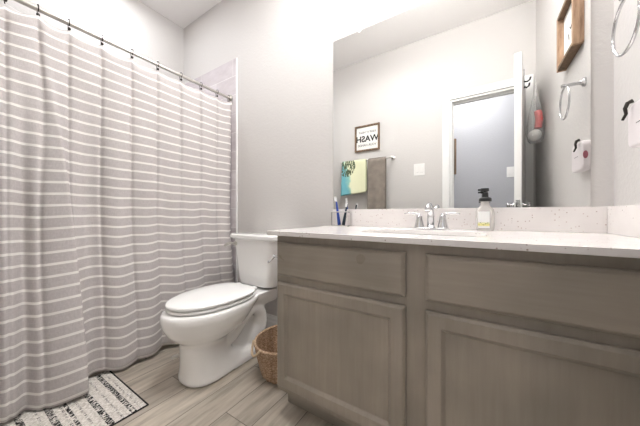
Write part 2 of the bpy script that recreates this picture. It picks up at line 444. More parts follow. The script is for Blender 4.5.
def curt(y, q, liner=False):
    """y along the rod, q 0 top .. 1 bottom -> (x, y, z)"""
    i, t = span(y)
    zt = ztop(y); zb = -.822 + .006*sin(y*19)+.004*sin(y*43)
    zt_s = ZT; sag = (zt-zt_s)*exp(-q*9)
    z = zt_s + (zb-zt_s)*q + sag
    belly = (abs(sin(pi*t)))**.8
    amp = .020*rj[i]*(1-.35*q)
    x = -1.694 + amp*belly*sm(0, .03, q) - .010*exp(-(min(t, 1-t)*(hooksY[i]-hooksY[i+1])/.007)**2)*sm(0, .04, q)*(1-.4*q) + .030*sm(1.20, 1.29, y)
    # broad soft folds further down
    x += .012*q*sin(y*21+1.1)+.009*sm(.1, .7, q)*sin(y*37+.6+rs[i]*0)
    # crease drift
    x += .075*sm(.45, 1, q)                       # hangs outside the tub
    x -= .03*sm(1.12, 1.29, y)*q*.8
    yy = y
    # the big forward fold near the camera
    yc = .262+.075*sm(0, .75, q)
    A = .012 + .035*sm(.05, .5, q) + .045*sm(.6, 1, q)
    dlt = y-yc
    g = exp(-(dlt/(.030 if dlt > 0 else .13))**2)
    x += A*g
    yy += (.030*sm(0, .4, q)+.015*sm(.6, 1, q))*exp(-(dlt/.035)**2)
    x += -.03*exp(-((y-.43)/.05)**2)*sm(.05, .4, q)
    # second soft fold left of it
    x += .045*sm(0, .5, q)*exp(-((y-.16)/.03)**2) - .036*sm(.1, .6, q)*exp(-((y-.215)/.022)**2)
    if y < .1: x += 0
    if liner: x -= .030; 
    return x, yy, z
NY, NZ = 330, 70
vs, uvs, fs = [], [], []
y0, y1 = 1.297, -.075
for j in range(NZ+1):
    q = j/NZ
    for k in range(NY+1):
        y = y0+(y1-y0)*k/NY
        p = curt(y, q); vs.append(p)
        zm = ZT + (-.832-ZT)*q + (0.018*exp(-q*9)*(ztop(y)-ZT)/.022*0) - .012*sm(1.2, .2, y)
        if zm - .005 < -9: pass
        uvs.append((y*S, (zm-.0265)/.0535+40.5))
for j in range(NZ):
    for k in range(NY):
        a = j*(NY+1)+k; fs.append((a, a+1, a+NY+2, a+NY+1))
cm = MB(); cm.v = vs; cm.f = fs
ct = thing('shower_curtain', (-1.66, .6, FL), 'grey shower curtain with thin white horizontal stripes', 'shower curtain')
cpo = cm.build('curtain_cloth', M['curtain'], ct, smooth=True, uv=uvs)
sd = cpo.modifiers.new('s', 'SOLIDIFY'); sd.thickness = .0016; sd.offset = 0
# liner behind, slightly higher between the hooks
lm = MB(); NY2, NZ2 = 160, 24
for j in range(NZ2+1):
    q = j/NZ2
    for k in range(NY2+1):
        y = 1.290+(-.07-1.290)*k/NY2; i, t = span(y)
        zt = ZT+.012-.010*(4*t*(1-t)); 
        z = zt+(-.44-zt)*q
        x = -1.727 + .006*sin(y*45) - .06*q
        lm.v.append((x, y, z))
for j in range(NZ2):
    for k in range(NY2):
        a = j*(NY2+1)+k; lm.f.append((a, a+1, a+NY2+2, a+NY2+1))
lo = lm.build('shower_liner', M['liner'], None, smooth=True); tag(lo, 'white curtain liner hanging behind the striped curtain', 'shower liner')
ordw = ['against the back wall', 'second from the back wall', 'third from the back wall', 'fourth from the back wall', 'fifth from the back wall', 'sixth from the back wall',
        'seventh from the back wall', 'eighth from the back wall', 'where the curtain starts to bulge', 'topmost in the photo corner', 'just out past the photo edge', 'at the doorway end']
hook0 = None
for i, hy in enumerate(hooksY):
    hz = ZR
    lab = 'small dark metal curtain ring on the chrome rod, '+ordw[i]
    if hook0 is None:
        hook0 = thing('curtain_hook', (XRD, hy, ZR), lab, 'curtain hook', 'hooks along the shower curtain rod')
        ring = [(XRD+.017*cos(a), hy, ZR+.001+.017*sin(a)) for a in [radians(-75+300*k/22) for k in range(23)]]
        ring = ring + [(XRD-.012, hy, ZR-.030), (XRD-.006, hy, ZR-.040)]
        MB().tube(ring, .0019, 8).build('ring', M['dark_metal'], hook0, smooth=True)
        MB().sphere((XRD+.006, hy, ZR-.030), .0065, 12, (1, 1, 1.2)).build('ball', M['dark_metal'], hook0, smooth=True)
        continue
    r = hook0.copy(); C.objects.link(r); r.location = W((XRD, hy, ZR)); r['label'] = lab
    for ch in list(hook0.children):
        c = ch.copy(); C.objects.link(c); c.parent = r

# ------------------------------------------------------------------ toilet
TX = -1.225
tt = thing('toilet', (TX, .95, FL), 'white two-piece elongated toilet with closed lid beside the vanity', 'toilet')
def egg(yf, yb, w, ym, z, n=48, cx=TX, sq=2.0, sqb=2.0, shift=0):
    pts = []
    for k in range(n):
        a = 2*pi*k/n; c_, s_ = cos(a), sin(a)
        ex = sq if s_ < 0 else sqb
        x = w*math.copysign(abs(c_)**(2/ex), c_)
        y = ((ym-yf) if s_ < 0 else (yb-ym))*math.copysign(abs(s_)**(2/ex), s_)
        pts.append((cx+x, ym+y, z))
    return pts
bw = MB()
rings = [egg(.662, 1.06, .118, .78, FL+.001, sq=2.3, sqb=3), egg(.660, 1.06, .120, .78, FL+.02, sq=2.3, sqb=3),
         egg(.666, 1.02, .113, .77, FL+.045, sq=2.3, sqb=3),
         egg(.668, .93, .107, .77, FL+.10, sq=2.3, sqb=2.4), egg(.664, .90, .106, .77, FL+.185, sq=2.2),
         egg(.655, .92, .116, .77, FL+.205), egg(.628, .97, .142, .80, FL+.228), egg(.600, 1.02, .162, .82, FL+.258),
         egg(.580, 1.06, .175, .83, FL+.295), egg(.571, 1.10, .181, .83, FL+.330), egg(.572, 1.13, .181, .83, FL+.352), egg(.578, 1.13, .177, .83, FL+.364), egg(.59, 1.13, .168, .83, FL+.368)]
bw.loft(rings)
# rear deck under the tank
bw.loft([[(x, y, FL+.27) for x, y in rrect(TX-.085, TX+.085, .98, 1.27, .04)], [(x, y, FL+.33) for x, y in rrect(TX-.115, TX+.115, .96, 1.285, .04)], [(x, y, FL+.368) for x, y in rrect(TX-.125, TX+.125, .95, 1.29, .04)]])
# rear foot flange
bw.loft([[(x, y, FL+.001) for x, y in rrect(TX-.118, TX+.118, .80, 1.17, .05)], [(x, y, FL+.03) for x, y in rrect(TX-.116, TX+.116, .80, 1.165, .05)], [(x, y, FL+.055) for x, y in rrect(TX-.09, TX+.09, .80, 1.15, .05)]])
# trapway
for sx in (1, -1):
    pth = [Vector(p) for p in [(TX+sx*.035, .82, FL+.13), (TX+sx*.058, .90, FL+.17), (TX+sx*.064, .97, FL+.24), (TX+sx*.060, 1.045, FL+.275), (TX+sx*.058, 1.11, FL+.235), (TX+sx*.056, 1.125, FL+.16), (TX+sx*.056, 1.09, FL+.09), (TX+sx*.05, 1.07, FL+.03)]]
    sp_ = []
    for i in range(len(pth)-1):
        a, b, c, d = pth[max(i-1, 0)], pth[i], pth[i+1], pth[min(i+2, len(pth)-1)]
        for k in range(6):
            t = k/6; sp_.append(.5*((2*b)+(c-a)*t+(2*a-5*b+4*c-d)*t*t+(3*b-a-3*c+d)*t**3))
    sp_.append(pth[-1]); bw.tube(sp_, .043, 16)
bw.box(TX-.05, TX+.05, .80, 1.10, FL+.02, FL+.29)
bo = bw.build('bowl', M['porcelain'], tt)
rm = bo.modifiers.new('r', 'REMESH'); rm.mode = 'VOXEL'; rm.voxel_size = .0065; rm.use_smooth_shade = True
smo = bo.modifiers.new('s', 'SMOOTH'); smo.iterations = 9; smo.factor = .6
# seat and lid
def slab(name, z0, z1, yf, yb, w, m, crown=0):
    b = MB(); e = .006
    b.loft([egg(yf+e, yb-e, w-e, .83, z0, sqb=3), egg(yf, yb, w, .83, z0+.004, sqb=3), egg(yf, yb, w, .83, z1-.005, sqb=3), egg(yf+e*.6, yb-e*.6, w-e*.6, .83, z1-.0015, sqb=3),
            egg(yf+e*2, yb-e*2, w-e*2, .83, z1+crown*.2, sqb=3), egg(yf+.10, yb-.08, w-.08, .83, z1+crown, sqb=2.6)])
    return b.build(name, m, tt, smooth=True)
slab('seat', FL+.371, FL+.387, .598, 1.05, .168, M['seat'])
slab('lid', FL+.391, FL+.409, .596, 1.055, .168, M['seat'], .004)
for sx in (-1, 1):
    MB().sphere((TX+sx*.07, 1.06, FL+.392), .018, 14, (1.2, 1, .8)).build('hinge', M['seat'], tt, smooth=True)
# tank
tk = MB()
def rr(x0, x1, y0, y1, r, z): return [(x, y, z) for x, y in rrect(x0, x1, y0, y1, r, 6)]
tk.loft([rr(TX-.105, TX+.110, 1.150, 1.285, .04, FL+.372), rr(TX-.148, TX+.145, 1.115, 1.295, .05, FL+.385), rr(TX-.162, TX+.158, 1.112, 1.298, .05, FL+.42),
         rr(TX-.195, TX+.190, 1.100, 1.302, .05, FL+.680)])
tk.build('tank', M['porcelain'], tt, smooth='auto')
tlid = MB()
tlid.loft([rr(TX-.206, TX+.202, 1.090, 1.306, .045, FL+.680), rr(TX-.218, TX+.212, 1.080, 1.308, .05, FL+.688), rr(TX-.218, TX+.212, 1.080, 1.308, .05, FL+.706), rr(TX-.212, TX+.206, 1.086, 1.306, .045, FL+.713), rr(TX-.20, TX+.195, 1.10, 1.300, .04, FL+.715)])
tlid.build('tank_lid', M['porcelain'], tt, smooth='auto')
fh = MB(); fh.lathe((TX-.150, 1.104, FL+.648), [(.015, 0), (.015, -.012), (.010, -.016), (.009, -.026)], 16, 'Y')
fh.tube([(TX-.140, 1.076, FL+.650), (TX-.165, 1.070, FL+.652), (TX-.190, 1.066, FL+.647), (TX-.212, 1.064, FL+.632)], lambda t: .007+.004*t, 10)
fh.build('flush_lever', M['nickel'], tt, smooth='auto')
MB().lathe((TX-.062, .655, FL+.125), [(.0095, .02), (.0095, -.006), (.007, -.010)], 14, 'Y').build('badge', M['nickel'], tt, smooth='auto')
sup = thing('water_supply', (-1.02, 1.29, FL+.18), 'chrome water supply valve and hose on the wall behind the toilet', 'supply valve')
MB().tube([(-1.03, D-.002, FL+.16), (-1.03, D-.05, FL+.16)], .008, 10).build('stub', M['chrome'], sup, smooth='auto')
MB().sphere((-1.03, D-.055, FL+.16), .014, 12, (1.3, 1, .8)).build('valve', M['chrome'], sup, smooth=True)
MB().tube([(-1.03, D-.055, FL+.17), (-1.02, D-.06, FL+.24), (-1.06, D-.06, FL+.32), (-1.08, D-.07, FL+.365)], .006, 8).build('hose', M['nickel'], sup, smooth=True)

# ------------------------------------------------------------------ vanity
VX0, VX1 = -.722, XR-.002; VY = .793; VZ = -.0872; ZB = -.742
va = thing('vanity_cabinet', (-.15, 1.05, FL), 'grey stained wooden vanity cabinet under the white counter', 'vanity')
b = MB(); b.box(VX0, VX0+.016, VY, D-.001, FL+.001, VZ)         # side to the floor with toe notch
b = MB()
outl = [(VY, ZB), (VY, VZ), (D-.001, VZ), (D-.001, FL+.001), (VY+.07, FL+.001), (VY+.07, ZB)]
b.loft([[(VX0, y, z) for y, z in outl], [(VX0+.016, y, z) for y, z in outl]])
b.build('side_panel', M['cab_v'], va, .0015)
b = MB()
b.box(VX0+.0162, VX1, VY, VY+.02, ZB, -.705)      # bottom rail
b.box(VX0+.0162, VX1, VY, VY+.02, -.120, VZ)       # top rail
b.box(VX0+.0162, VX1, VY, VY+.02, -.295, -.245)    # mid rail
b.box(VX0+.0162, VX0+.05, VY, VY+.02, -.705, -.295); b.box(VX0+.0162, VX0+.05, VY, VY+.02, -.245, -.12)
b.box(-.195, -.123, VY, VY+.02, -.705, -.295); b.box(-.195, -.123, VY, VY+.02, -.245, -.12)
b.box(VX1-.04, VX1, VY, VY+.02, -.705, -.295); b.box(VX1-.04, VX1, VY, VY+.02, -.245, -.12)
b.build('face_frame', M['cab_v'], va)
MB().box(VX0+.017, VX1, VY+.021, VY+.026, -.72, VZ-.02).build('inner_board', M['cab_v'], va)
MB().box(VX0+.0162, VX1, VY+.07, VY+.082, FL+.001, ZB-.001).build('toe_kick', M['cab_h'], va)
MB().box(VX0+.017, VX1, VY+.03, D-.01, ZB, ZB+.012).build('cabinet_floor', M['cab_h'], va)
def slab_front(name, x0, x1, z0, z1):
    yb, yf = VY-.0005, VY-.0205; e = .010
    def R(x0, x1, z0, z1, y): return [(x0, y, z0), (x1, y, z0), (x1, y, z1), (x0, y, z1)]
    b = MB().loft([R(x0, x1, z0, z1, yb), R(x0, x1, z0, z1, yf+.009), R(x0+.003, x1-.003, z0+.003, z1-.003, yf+.005), R(x0+e, x1-e, z0+e, z1-e, yf)])
    return b.build(name, M['cab_h'], va, .001)
def panel_door(x0, x1, z0, z1, w=.046):
    yb, yf = VY-.0005, VY-.0205
    def R(i, y): return [(x0+i, y, z0+i), (x1-i, y, z0+i), (x1-i, y, z1-i), (x0+i, y, z1-i)]
    b = MB().loft([R(0, yb), R(0, yf+.008), R(.006, yf+.001), R(.008, yf), R(w-.005, yf), R(w-.003, yf+.001), R(w+.005, yf+.009), R(w+.007, yf+.0105), R(w+.02, yf+.0105)])
    return b.build('door', M['cab_v'], va)
slab_front('drawer_front', -.7091, -.1881, -.2555, -.1175)
slab_front('drawer_front', -.1298, .392, -.2555, -.1175)
panel_door(-.7091, -.1881, -.7146, -.2842)
panel_door(-.1298, .392, -.7146, -.2842)
# toilet-paper holder on the cabinet side
tp = thing('paper_holder', (VX0, .80, -.195), 'small chrome toilet paper holder on the side of the vanity cabinet', 'paper holder')
MB().lathe((VX0+.0001, .812, -.186), [(.014, 0), (.014, -.005), (.007, -.010), (.0055, -.03), (.008, -.034), (.004, -.038)], 16, 'X').build('mount', M['chrome'], tp, smooth='auto')
MB().tube([(VX0-.030, .812, -.186), (VX0-.032, .80, -.192), (VX0-.030, .77, -.205)], .0045, 10).build('arm', M['chrome'], tp, smooth=True)

# countertop with sink cut-out
SX0, SX1, SY0, SY1 = -.40, .025, .88, 1.135
hole = rrect(SX0, SX1, SY0, SY1, .07, 8)
CX0, CX1, CY0, CY1 = -.736, XR-.001, .745, D-.001
cxm, cym = (SX0+SX1)/2, (SY0+SY1)/2
out = []
for x, y in hole:
    dx, dy = x-cxm, y-cym; t = min(((CX1 if dx > 0 else CX0)-cxm)/dx if abs(dx) > 1e-6 else 1e9, ((CY1 if dy > 0 else CY0)-cym)/dy if abs(dy) > 1e-6 else 1e9)
    out.append([cxm+dx*t, cym+dy*t])
for cx, cy in ((CX0, CY0), (CX1, CY0), (CX0, CY1), (CX1, CY1)):
    k = min(range(len(out)), key=lambda i: (out[i][0]-cx)**2+(out[i][1]-cy)**2); out[k] = [cx, cy]
ZC, ZCB = -.069, -.0868
cn = MB().loft([[(x, y, ZC) for x, y in hole], [(x, y, ZC) for x, y in out], [(x, y, ZCB) for x, y in out], [(x, y, ZCB) for x, y in hole]], close=True)
co = thing('countertop', (-.16, 1.03, ZC), 'white speckled quartz countertop with back and side splash', 'countertop')
cn.build('slab', M['quartz'], co, .0015)
MB().box(CX0, XR-.0215, D-.0195, D-.0005, ZC+.0003, .0268).build('backsplash', M['quartz'], co, .0012)
MB().box(XR-.021, XR-.0007, CY0+.003, D-.0005, ZC+.0003, .0268).build('sidesplash', M['quartz'], co, .0012)
sk = thing('sink', (cxm, cym, ZCB-.12), 'white rounded rectangular undermount sink below the chrome faucet', 'sink')
def hr(i, z, r=.07): return [(x, y, z) for x, y in rrect(SX0+i, SX1-i, SY0+i, SY1-i, max(.03, r-i*.3), 8)]
sb = MB().loft([hr(-.02, ZCB-.0006, .08), hr(-.004, ZCB-.0006), hr(.004, ZCB-.03), hr(.015, ZCB-.09), hr(.035, ZCB-.118), hr(.10, ZCB-.128)])
so = sb.build('basin', M['porcelain'], sk, smooth='auto')
MB().lathe((cxm, cym, ZCB-.1275), [(.02, 0), (.02, .002), (.012, .003)], 18).build('drain', M['chrome'], so, smooth='auto')

# faucet
FX, FY = -.182, 1.232
fa = thing('faucet', (FX, FY, ZC), 'chrome two-handle faucet standing on the counter behind the sink', 'faucet')
fp = MB(); fp.prism([(x, y) for x, y in rrect(FX-.075, FX+.075, FY-.024, FY+.024, .022, 6)], ZC+.0004, ZC+.008); fp.build('base_plate', M['chrome'], fa, .003, seg=3)
for sx in (-1, 1):
    hx = FX+sx*.0495
    hb = MB().lathe((hx, FY, ZC+.008), [(.023, 0), (.0215, .006), (.0165, .028), (.0135, .042), (.0135, .046), (.0135, .050), (.010, .056), (.006, .060)], 20)
    hb = hb.build('handle_base', M['chrome'], fa, smooth='auto')
    lv = MB().tube([(hx-sx*.004, FY, ZC+.0665), (hx+sx*.02, FY+.001, ZC+.071), (hx+sx*.045, FY+.002, ZC+.0725), (hx+sx*.068, FY+.002, ZC+.0715)], lambda t: .0062-.0018*t, 10)
    lv.sphere((hx, FY, ZC+.066), .0085, 12); lv.build('lever', M['chrome'], hb, smooth=True)
spt = [(FX, FY, ZC+.008), (FX, FY, ZC+.06), (FX, FY-.006, ZC+.086), (FX, FY-.022, ZC+.104), (FX, FY-.045, ZC+.110), (FX, FY-.068, ZC+.106), (FX, FY-.084, ZC+.094), (FX, FY-.090, ZC+.082)]
MB().tube(spt, lambda t: .0165-.0055*min(1, t*2.2), 18).build('spout', M['chrome'], fa, smooth=True)
MB().lathe((FX, FY+.018, ZC+.008), [(.003, 0), (.003, .078), (.0055, .082), (.0055, .092), (.002, .096)], 12).build('lift_rod', M['chrome'], fa, smooth='auto')

# soap bottle
BX, BY = .0254, 1.235
sp = thing('soap_dispenser', (BX, BY, ZC), 'clear soap pump bottle with black pump on the counter', 'soap bottle')
def sring(w, d, z, r=.014): return [(x, y, ZC+z) for x, y in rrect(BX-w, BX+w, BY-d, BY+d, min(r, d*.95), 6)]
bot = MB().loft([sring(.028, .017, .001), sring(.0315, .020, .006), sring(.0325, .021, .03), sring(.0325, .021, .075), sring(.030, .020, .088), sring(.022, .017, .098), sring(.016, .0155, .106), sring(.0155, .015, .121)]).build('bottle', M['soap'], sp, smooth='auto')
pm = MB(); pm.lathe((BX+.0005, BY, ZC+.121), [(.0225, 0), (.0225, .012), (.019, .016), (.0115, .018), (.0110, .036), (.006, .037), (.006, .046)], 20)
pmo = pm.build('pump_collar', M['black'], sp, smooth='auto')
ph = MB(); ph.loft([[(x, y, ZC+.164) for x, y in rrect(BX-.014, BX+.014, BY-.011, BY+.010, .008)], [(x, y, ZC+.176) for x, y in rrect(BX-.016, BX+.013, BY-.011, BY+.010, .008)]])
ph.box(BX-.025, BX-.012, BY-.006, BY+.004, ZC+.166, ZC+.174); ph.build('pump_head', M['black'], pmo, .001)
lb = MB(); lb.v = [(BX-.025+.040*i/8, BY-.0213, ZC+.012+.068*j/8) for j in range(9) for i in range(9)]; uvl = [(i/8, j/8) for j in range(9) for i in range(9)]
lb.f = [(j*9+i, j*9+i+1, j*9+i+10, j*9+i+9) for j in range(8) for i in range(8)]
lo_ = lb.build('label', M['label'], bot, uv=uvl); sd = lo_.modifiers.new('s', 'SOLIDIFY'); sd.thickness = .0006

# toothbrush holder and brushes
HX, HYY = -.655, 1.245
th = thing('toothbrush_holder', (HX, HYY, ZC), 'clear acrylic toothbrush holder at the left end of the counter', 'toothbrush holder')
hx0, hx1, hy0, hy1 = HX-.050, HX+.052, HYY-.022, HYY+.022
hb = MB(); w_ = .0035
hb.box(hx0, hx1, hy0, hy1, ZC+.0005, ZC+.006)
hb.box(hx0, hx0+w_, hy0, hy1, ZC+.0062, ZC+.082); hb.box(hx1-w_, hx1, hy0, hy1, ZC+.0062, ZC+.082)
hb.build('cup', M['acrylic'], th, .0008)
hf = MB()
for (xa, xb) in ((hx0, hx1),):
    for yy in (hy0-.001, hy1+.001):
        hf.tube([(xa, yy, ZC+.082), (xb, yy, ZC+.082)], .0022, 8); hf.tube([(xa, yy, ZC+.003), (xb, yy, ZC+.003)], .0022, 8)
        hf.tube([(xa, yy, ZC+.003), (xa, yy, ZC+.082)], .0022, 8); hf.tube([(xb, yy, ZC+.003), (xb, yy, ZC+.082)], .0022, 8)
hf.build('wire_frame', M['nickel'], th, smooth='auto')
hp = MB(); hp.box(hx0+.0045, hx1-.0045, hy0+.002, HYY-.006, ZC+.078, ZC+.081); hp.box(hx0+.0045, hx1-.0045, HYY+.006, hy1-.002, ZC+.078, ZC+.081)
hp.build('top_plate', M['chrome'], th)
def brush(base, top, mcol, label, headcol):
    t = thing('toothbrush', base, label, 'toothbrush'); B, T = Vector(base), Vector(top); d = T-B
    MB().tube([B+d*k/8 for k in range(9)], lambda u: .0068*(1-u)+.0034 if u < .8 else .0036, 10).build('handle', mcol, t, smooth=True)
    h = MB(); n = d.normalized(); p = B+d*.86
    side = Vector((0, -1, 0))
    c0 = p+side*.003; vs_ = []
    for u in (0, 1):
        for q in (0, 1):
            for r in (-1, 1):
                vs_.append(c0+n*(.024*u)+side*(.010*q)+n.cross(side)*(.0045*r))
    h.add(vs_, [(0,1,3,2),(4,6,7,5),(0,2,6,4),(1,5,7,3),(0,4,5,1),(2,3,7,6)])
    h2 = MB().tube([B+d*.84, B+d*1.0], .0045, 8); ho = h2.build('brush_head', headcol, t, smooth='auto')
    h.build('bristles', M['bristle'], ho, .001)
brush((HX-.008, HYY-.001, ZC+.0075), (HX-.032, HYY+.002, ZC+.165), M['blue'], 'blue-handled toothbrush with white head leaning left in the holder', M['white_plastic'])
brush((HX+.018, HYY-.002, ZC+.0075), (HX+.040, HYY+.000, ZC+.125), M['navy'], 'dark-handled toothbrush leaning right in the holder', M['navy'])

# ------------------------------------------------------------------ mirror
mi = thing('wall_mirror', (-.19, D, .03), 'large frameless wall mirror above the vanity counter', 'mirror')
MB().box(-.7386, .3515, D-.006, D-.0008, .0285, 1.0443).build('glass', M['mirror'], mi)
for cx_ in (-.567,):
    MB().box(cx_-.008, cx_+.008, D-.0095, D-.0065, 1.032, 1.050).build('clip', M['white_plastic'], mi, .001)

# ------------------------------------------------------------------ lamps
vl = thing('vanity_light', (-.19, D, 1.43), 'three-lamp vanity light bar on the wall above the mirror', 'wall lamp')
MB().box(-.56, .18, D-.022, D-.0008, 1.41, 1.45).build('bar', M['nickel'], vl, .003)
for vx in (-.46, -.19, .08):
    MB().tube([(vx, D-.022, 1.43), (vx, 1.18, 1.425), (vx, 1.15, 1.42)], .006, 8).build('arm', M['nickel'], vl, smooth=True)
    shp = MB().lathe((vx, 1.15, 1.425), [(.018, 0), (.03, .008), (.042, .04), (.052, .085)], 20); shp.f = [f for f in shp.f if len(f) == 4]
    shp.build('lamp_shade', M['lamp_glass'], vl, smooth='auto')
for (lx, ly, r, lab) in ((-2.05, .68, .085, 'round recessed ceiling light over the bathtub'), (-.88, .70, .15, 'unseen round fill light added over the middle of the room')):  # second fixture is added to go with the room fill light
    rl = thing('ceiling_light', (lx, ly, HC), lab, 'ceiling light')
    tro = MB().lathe((lx, ly, HC), [(r, -.0005), (r, -.018), (r*.94, -.022)], 32).build('trim_ring', M['white_plastic'], rl, smooth='auto')
    MB().lathe((lx, ly, HC), [(r*.9, -.0225), (r*.88, -.024)], 32).build('lens', M['lens'], tro)

# ------------------------------------------------------------------ right wall: towel ring, box sign, pouch
tr = thing('towel_ring', (XR, 1.025, .6), 'chrome towel ring on the right wall beside the mirror', 'towel ring')
MB().lathe((XR-.0006, 1.025, .600), [(.021, 0), (.021, -.006), (.012, -.012), (.008, -.02), (.007, -.065), (.009, -.068), (.009, -.078), (.004, -.081)], 20, 'X').build('mount', M['chrome'], tr, smooth='auto')
MB().tube([(.342, 1.025+.074*sin(a), .520+.074*cos(a)) for a in [2*pi*k/48 for k in range(48)]], .0042, 10, close=True).build('ring', M['chrome'], tr, smooth=True)
bs = thing('box_sign', (XR, .876, .94), 'square wooden box frame hanging on the right wall, seen in the mirror', 'box sign')
y0_, y1_, z0_, z1_ = .736, 1.016, .79, 1.085; xf, xb = .3715, XR-.0008; e = .018
MB().box(xf, xb, y0_, y0_+e, z0_, z1_).build('frame_side', M['oak'], bs, .0012)
MB().box(xf, xb, y1_-e, y1_, z0_, z1_).build('frame_side', M['oak'], bs, .0012)
MB().box(xf, xb, y0_+e+.0002, y1_-e-.0002, z0_, z0_+e).build('frame_bottom', M['walnut'], bs, .0012)
MB().box(xf, xb, y0_+e+.0002, y1_-e-.0002, z1_-e, z1_).build('frame_top', M['walnut'], bs, .0012)
bsb = MB().box(xb-.012, xb-.004, y0_+e+.0004, y1_-e-.0004, z0_+e+.0002, z1_-e-.0002).build('board', M['paper'], bs)
MB().tube([(xb-.013, .90, .93), (xb-.013, .89, .955), (xb-.013, .875, .94), (xb-.013, .86, .96)], .0015, 6).build('ink_stroke', M['ink'], bsb)
MB().tube([(xb-.013, .85, .90), (xb-.013, .845, .93)], .002, 6).build('ink_stroke', M['ink'], bsb)

po = thing('hanging_pouch', (XR, 1.07, .25), 'pale rounded pouch with a dark clip mounted on the right wall', 'pouch')
yy0, yy1 = .975, 1.118; XF = XR-.034
ol = [(y, z) for y, z in rrect(yy0, yy1, .192, .315, .022, 5)]
ol = [(y, z + (.010*sin(pi*(y-yy0)/(yy1-yy0)) if z > .25 else 0)) for y, z in ol]
MB().loft([[(XR-.0008, y, z) for y, z in ol], [(XF, y, z) for y, z in ol]]).build('case', M['blush'], po, .006, seg=3)
MB().box(XF-.0012, XF-.0003, 1.02, 1.068, .2565, .2585).build('printed_line', M['greyink'], po)
MB().loft([[(.3875+.008*cos(a), 1.1182+d_, .255+.017*sin(a)) for a in [2*pi*k/24 for k in range(24)]] for d_ in (0, .001)]).build('printed_oval', M['mauve'], po)
MB().tube([(XF-.0005, 1.085, .326), (XF-.010, 1.087, .322), (XF-.014, 1.09, .308), (XF-.012, 1.09, .292), (XF-.019, 1.09, .275)], lambda t: .0062-.003*t, 10).build('clip', M['dark_metal'], po, smooth=True)

# ------------------------------------------------------------------ front wall (seen in the mirror)
sg = thing('wash_sign', (-1.08, YO, .88), 'small square framed sign with the word WASH above the towel bar', 'sign')
sx0, sx1, sz0, sz1 = -1.233, -.932, .731, 1.032; e = .019; ya, yb = YO+.0008, YO+.022
MB().box(sx0, sx0+e, ya, yb, sz0, sz1).build('frame_side', M['walnut'], sg, .001)
MB().box(sx1-e, sx1, ya, yb, sz0, sz1).build('frame_side', M['walnut'], sg, .001)
MB().box(sx0+e+.0002, sx1-e-.0002, ya, yb, sz0, sz0+e).build('frame_bottom', M['walnut'], sg, .001)
MB().box(sx0+e+.0002, sx1-e-.0002, ya, yb, sz1-e, sz1).build('frame_top', M['walnut'], sg, .001)
sgb = MB().box(sx0+e+.0004, sx1-e-.0004, ya+.001, ya+.008, sz0+e+.0004, sz1-e-.0004).build('board', M['paper'], sg)
def mtx_front(x, z, y): # faces +Y ; text runs toward -x
    return Matrix.Translation(W((x, y, z))) @ Matrix(((-1, 0, 0, 0), (0, 0, 1, 0), (0, 1, 0, 0), (0, 0, 0, 1)))
xm = (sx0+sx1)/2
text_obj('lettering', 'WASH', .100, mtx_front(xm, .872, ya+.0085), M['ink'], sgb, bold=.0028)
text_obj('lettering', 'KEEP IT NEAT', .036, mtx_front(xm, .950, ya+.0085), M['greyink'], sgb, bold=.0006)
text_obj('lettering', 'YOUR HANDS', .037, mtx_front(xm, .800, ya+.0085), M['greyink'], sgb, bold=.0006)

TBY, TBZ = YO+.062, .612
bar = thing('towel_bar', (-1.08, YO, TBZ), 'brushed metal towel bar on the wall behind, seen in the mirror', 'towel bar')
MB().tube([(-1.385, TBY, TBZ), (-.785, TBY, TBZ)], .0085, 12).build('rail', M['nickel'], bar, smooth='auto')
for x in (-1.385, -.785):
    MB().lathe((x, YO+.0008, TBZ), [(.022, 0), (.022, .006), (.010, .012), (.009, .05), (.013, .055), (.013, .072), (.006, .076)], 18, 'Y').build('post', M['nickel'], bar, smooth='auto')
def towel(name, x0, x1, zb, m, lab, shrink=0, th=.007, skewl=0):
    NX, NS = 40, 44; mb = MB(); uv = []
    zf = zb; zk = zb+.05; Lf = TBZ-zf; Lk = TBZ-zk; r = .0105+th/2
    for j in range(NS+1):
        s = j/NS*(Lf+Lk+pi*r)
        for i in range(NX+1):
            u = i/NX
            if s < Lf:
                q = 1-s/Lf; z = TBZ-(Lf-s); off = r
                z -= skewl*(u)*(q**1.0)
                y = TBY+off+.006*sin(u*14+1)*q+.008*sin(u*6)*q + .014*q
            elif s < Lf+pi*r:
                a = (s-Lf)/r; y = TBY+r*cos(a); z = TBZ+r*sin(a); q = 0
            else:
                q = (s-Lf-pi*r)/Lk; z = TBZ-q*Lk; y = TBY-r-.003*sin(u*11)*q
            xc = (x0+x1)/2; x = xc+(x1-x0)*(u-.5)*(1-shrink*abs(q))
            mb.v.append((x, y, z)); uv.append((1-u, 1-(q if s < Lf else 0)))
    for j in range(NS):
        for i in range(NX):
            a = j*(NX+1)+i; mb.f.append((a, a+1, a+NX+2, a+NX+1))
    o = mb.build(name, m, None, smooth=True, uv=[(1-a, b) for a, b in uv]); sdm = o.modifiers.new('s', 'SOLIDIFY'); sdm.thickness = th*S; sdm.offset = 0
    tag(o, lab, 'towel'); return o
towel('bath_towel', -1.045, -.845, -.06, M['grey_towel'], 'taupe bath towel hanging on the right part of the towel bar')
towel('beach_towel', -1.372, -1.072, .215, M['beach_towel'], 'teal and cream printed towel hanging at the left of the towel bar', -.05, .007, -.035)

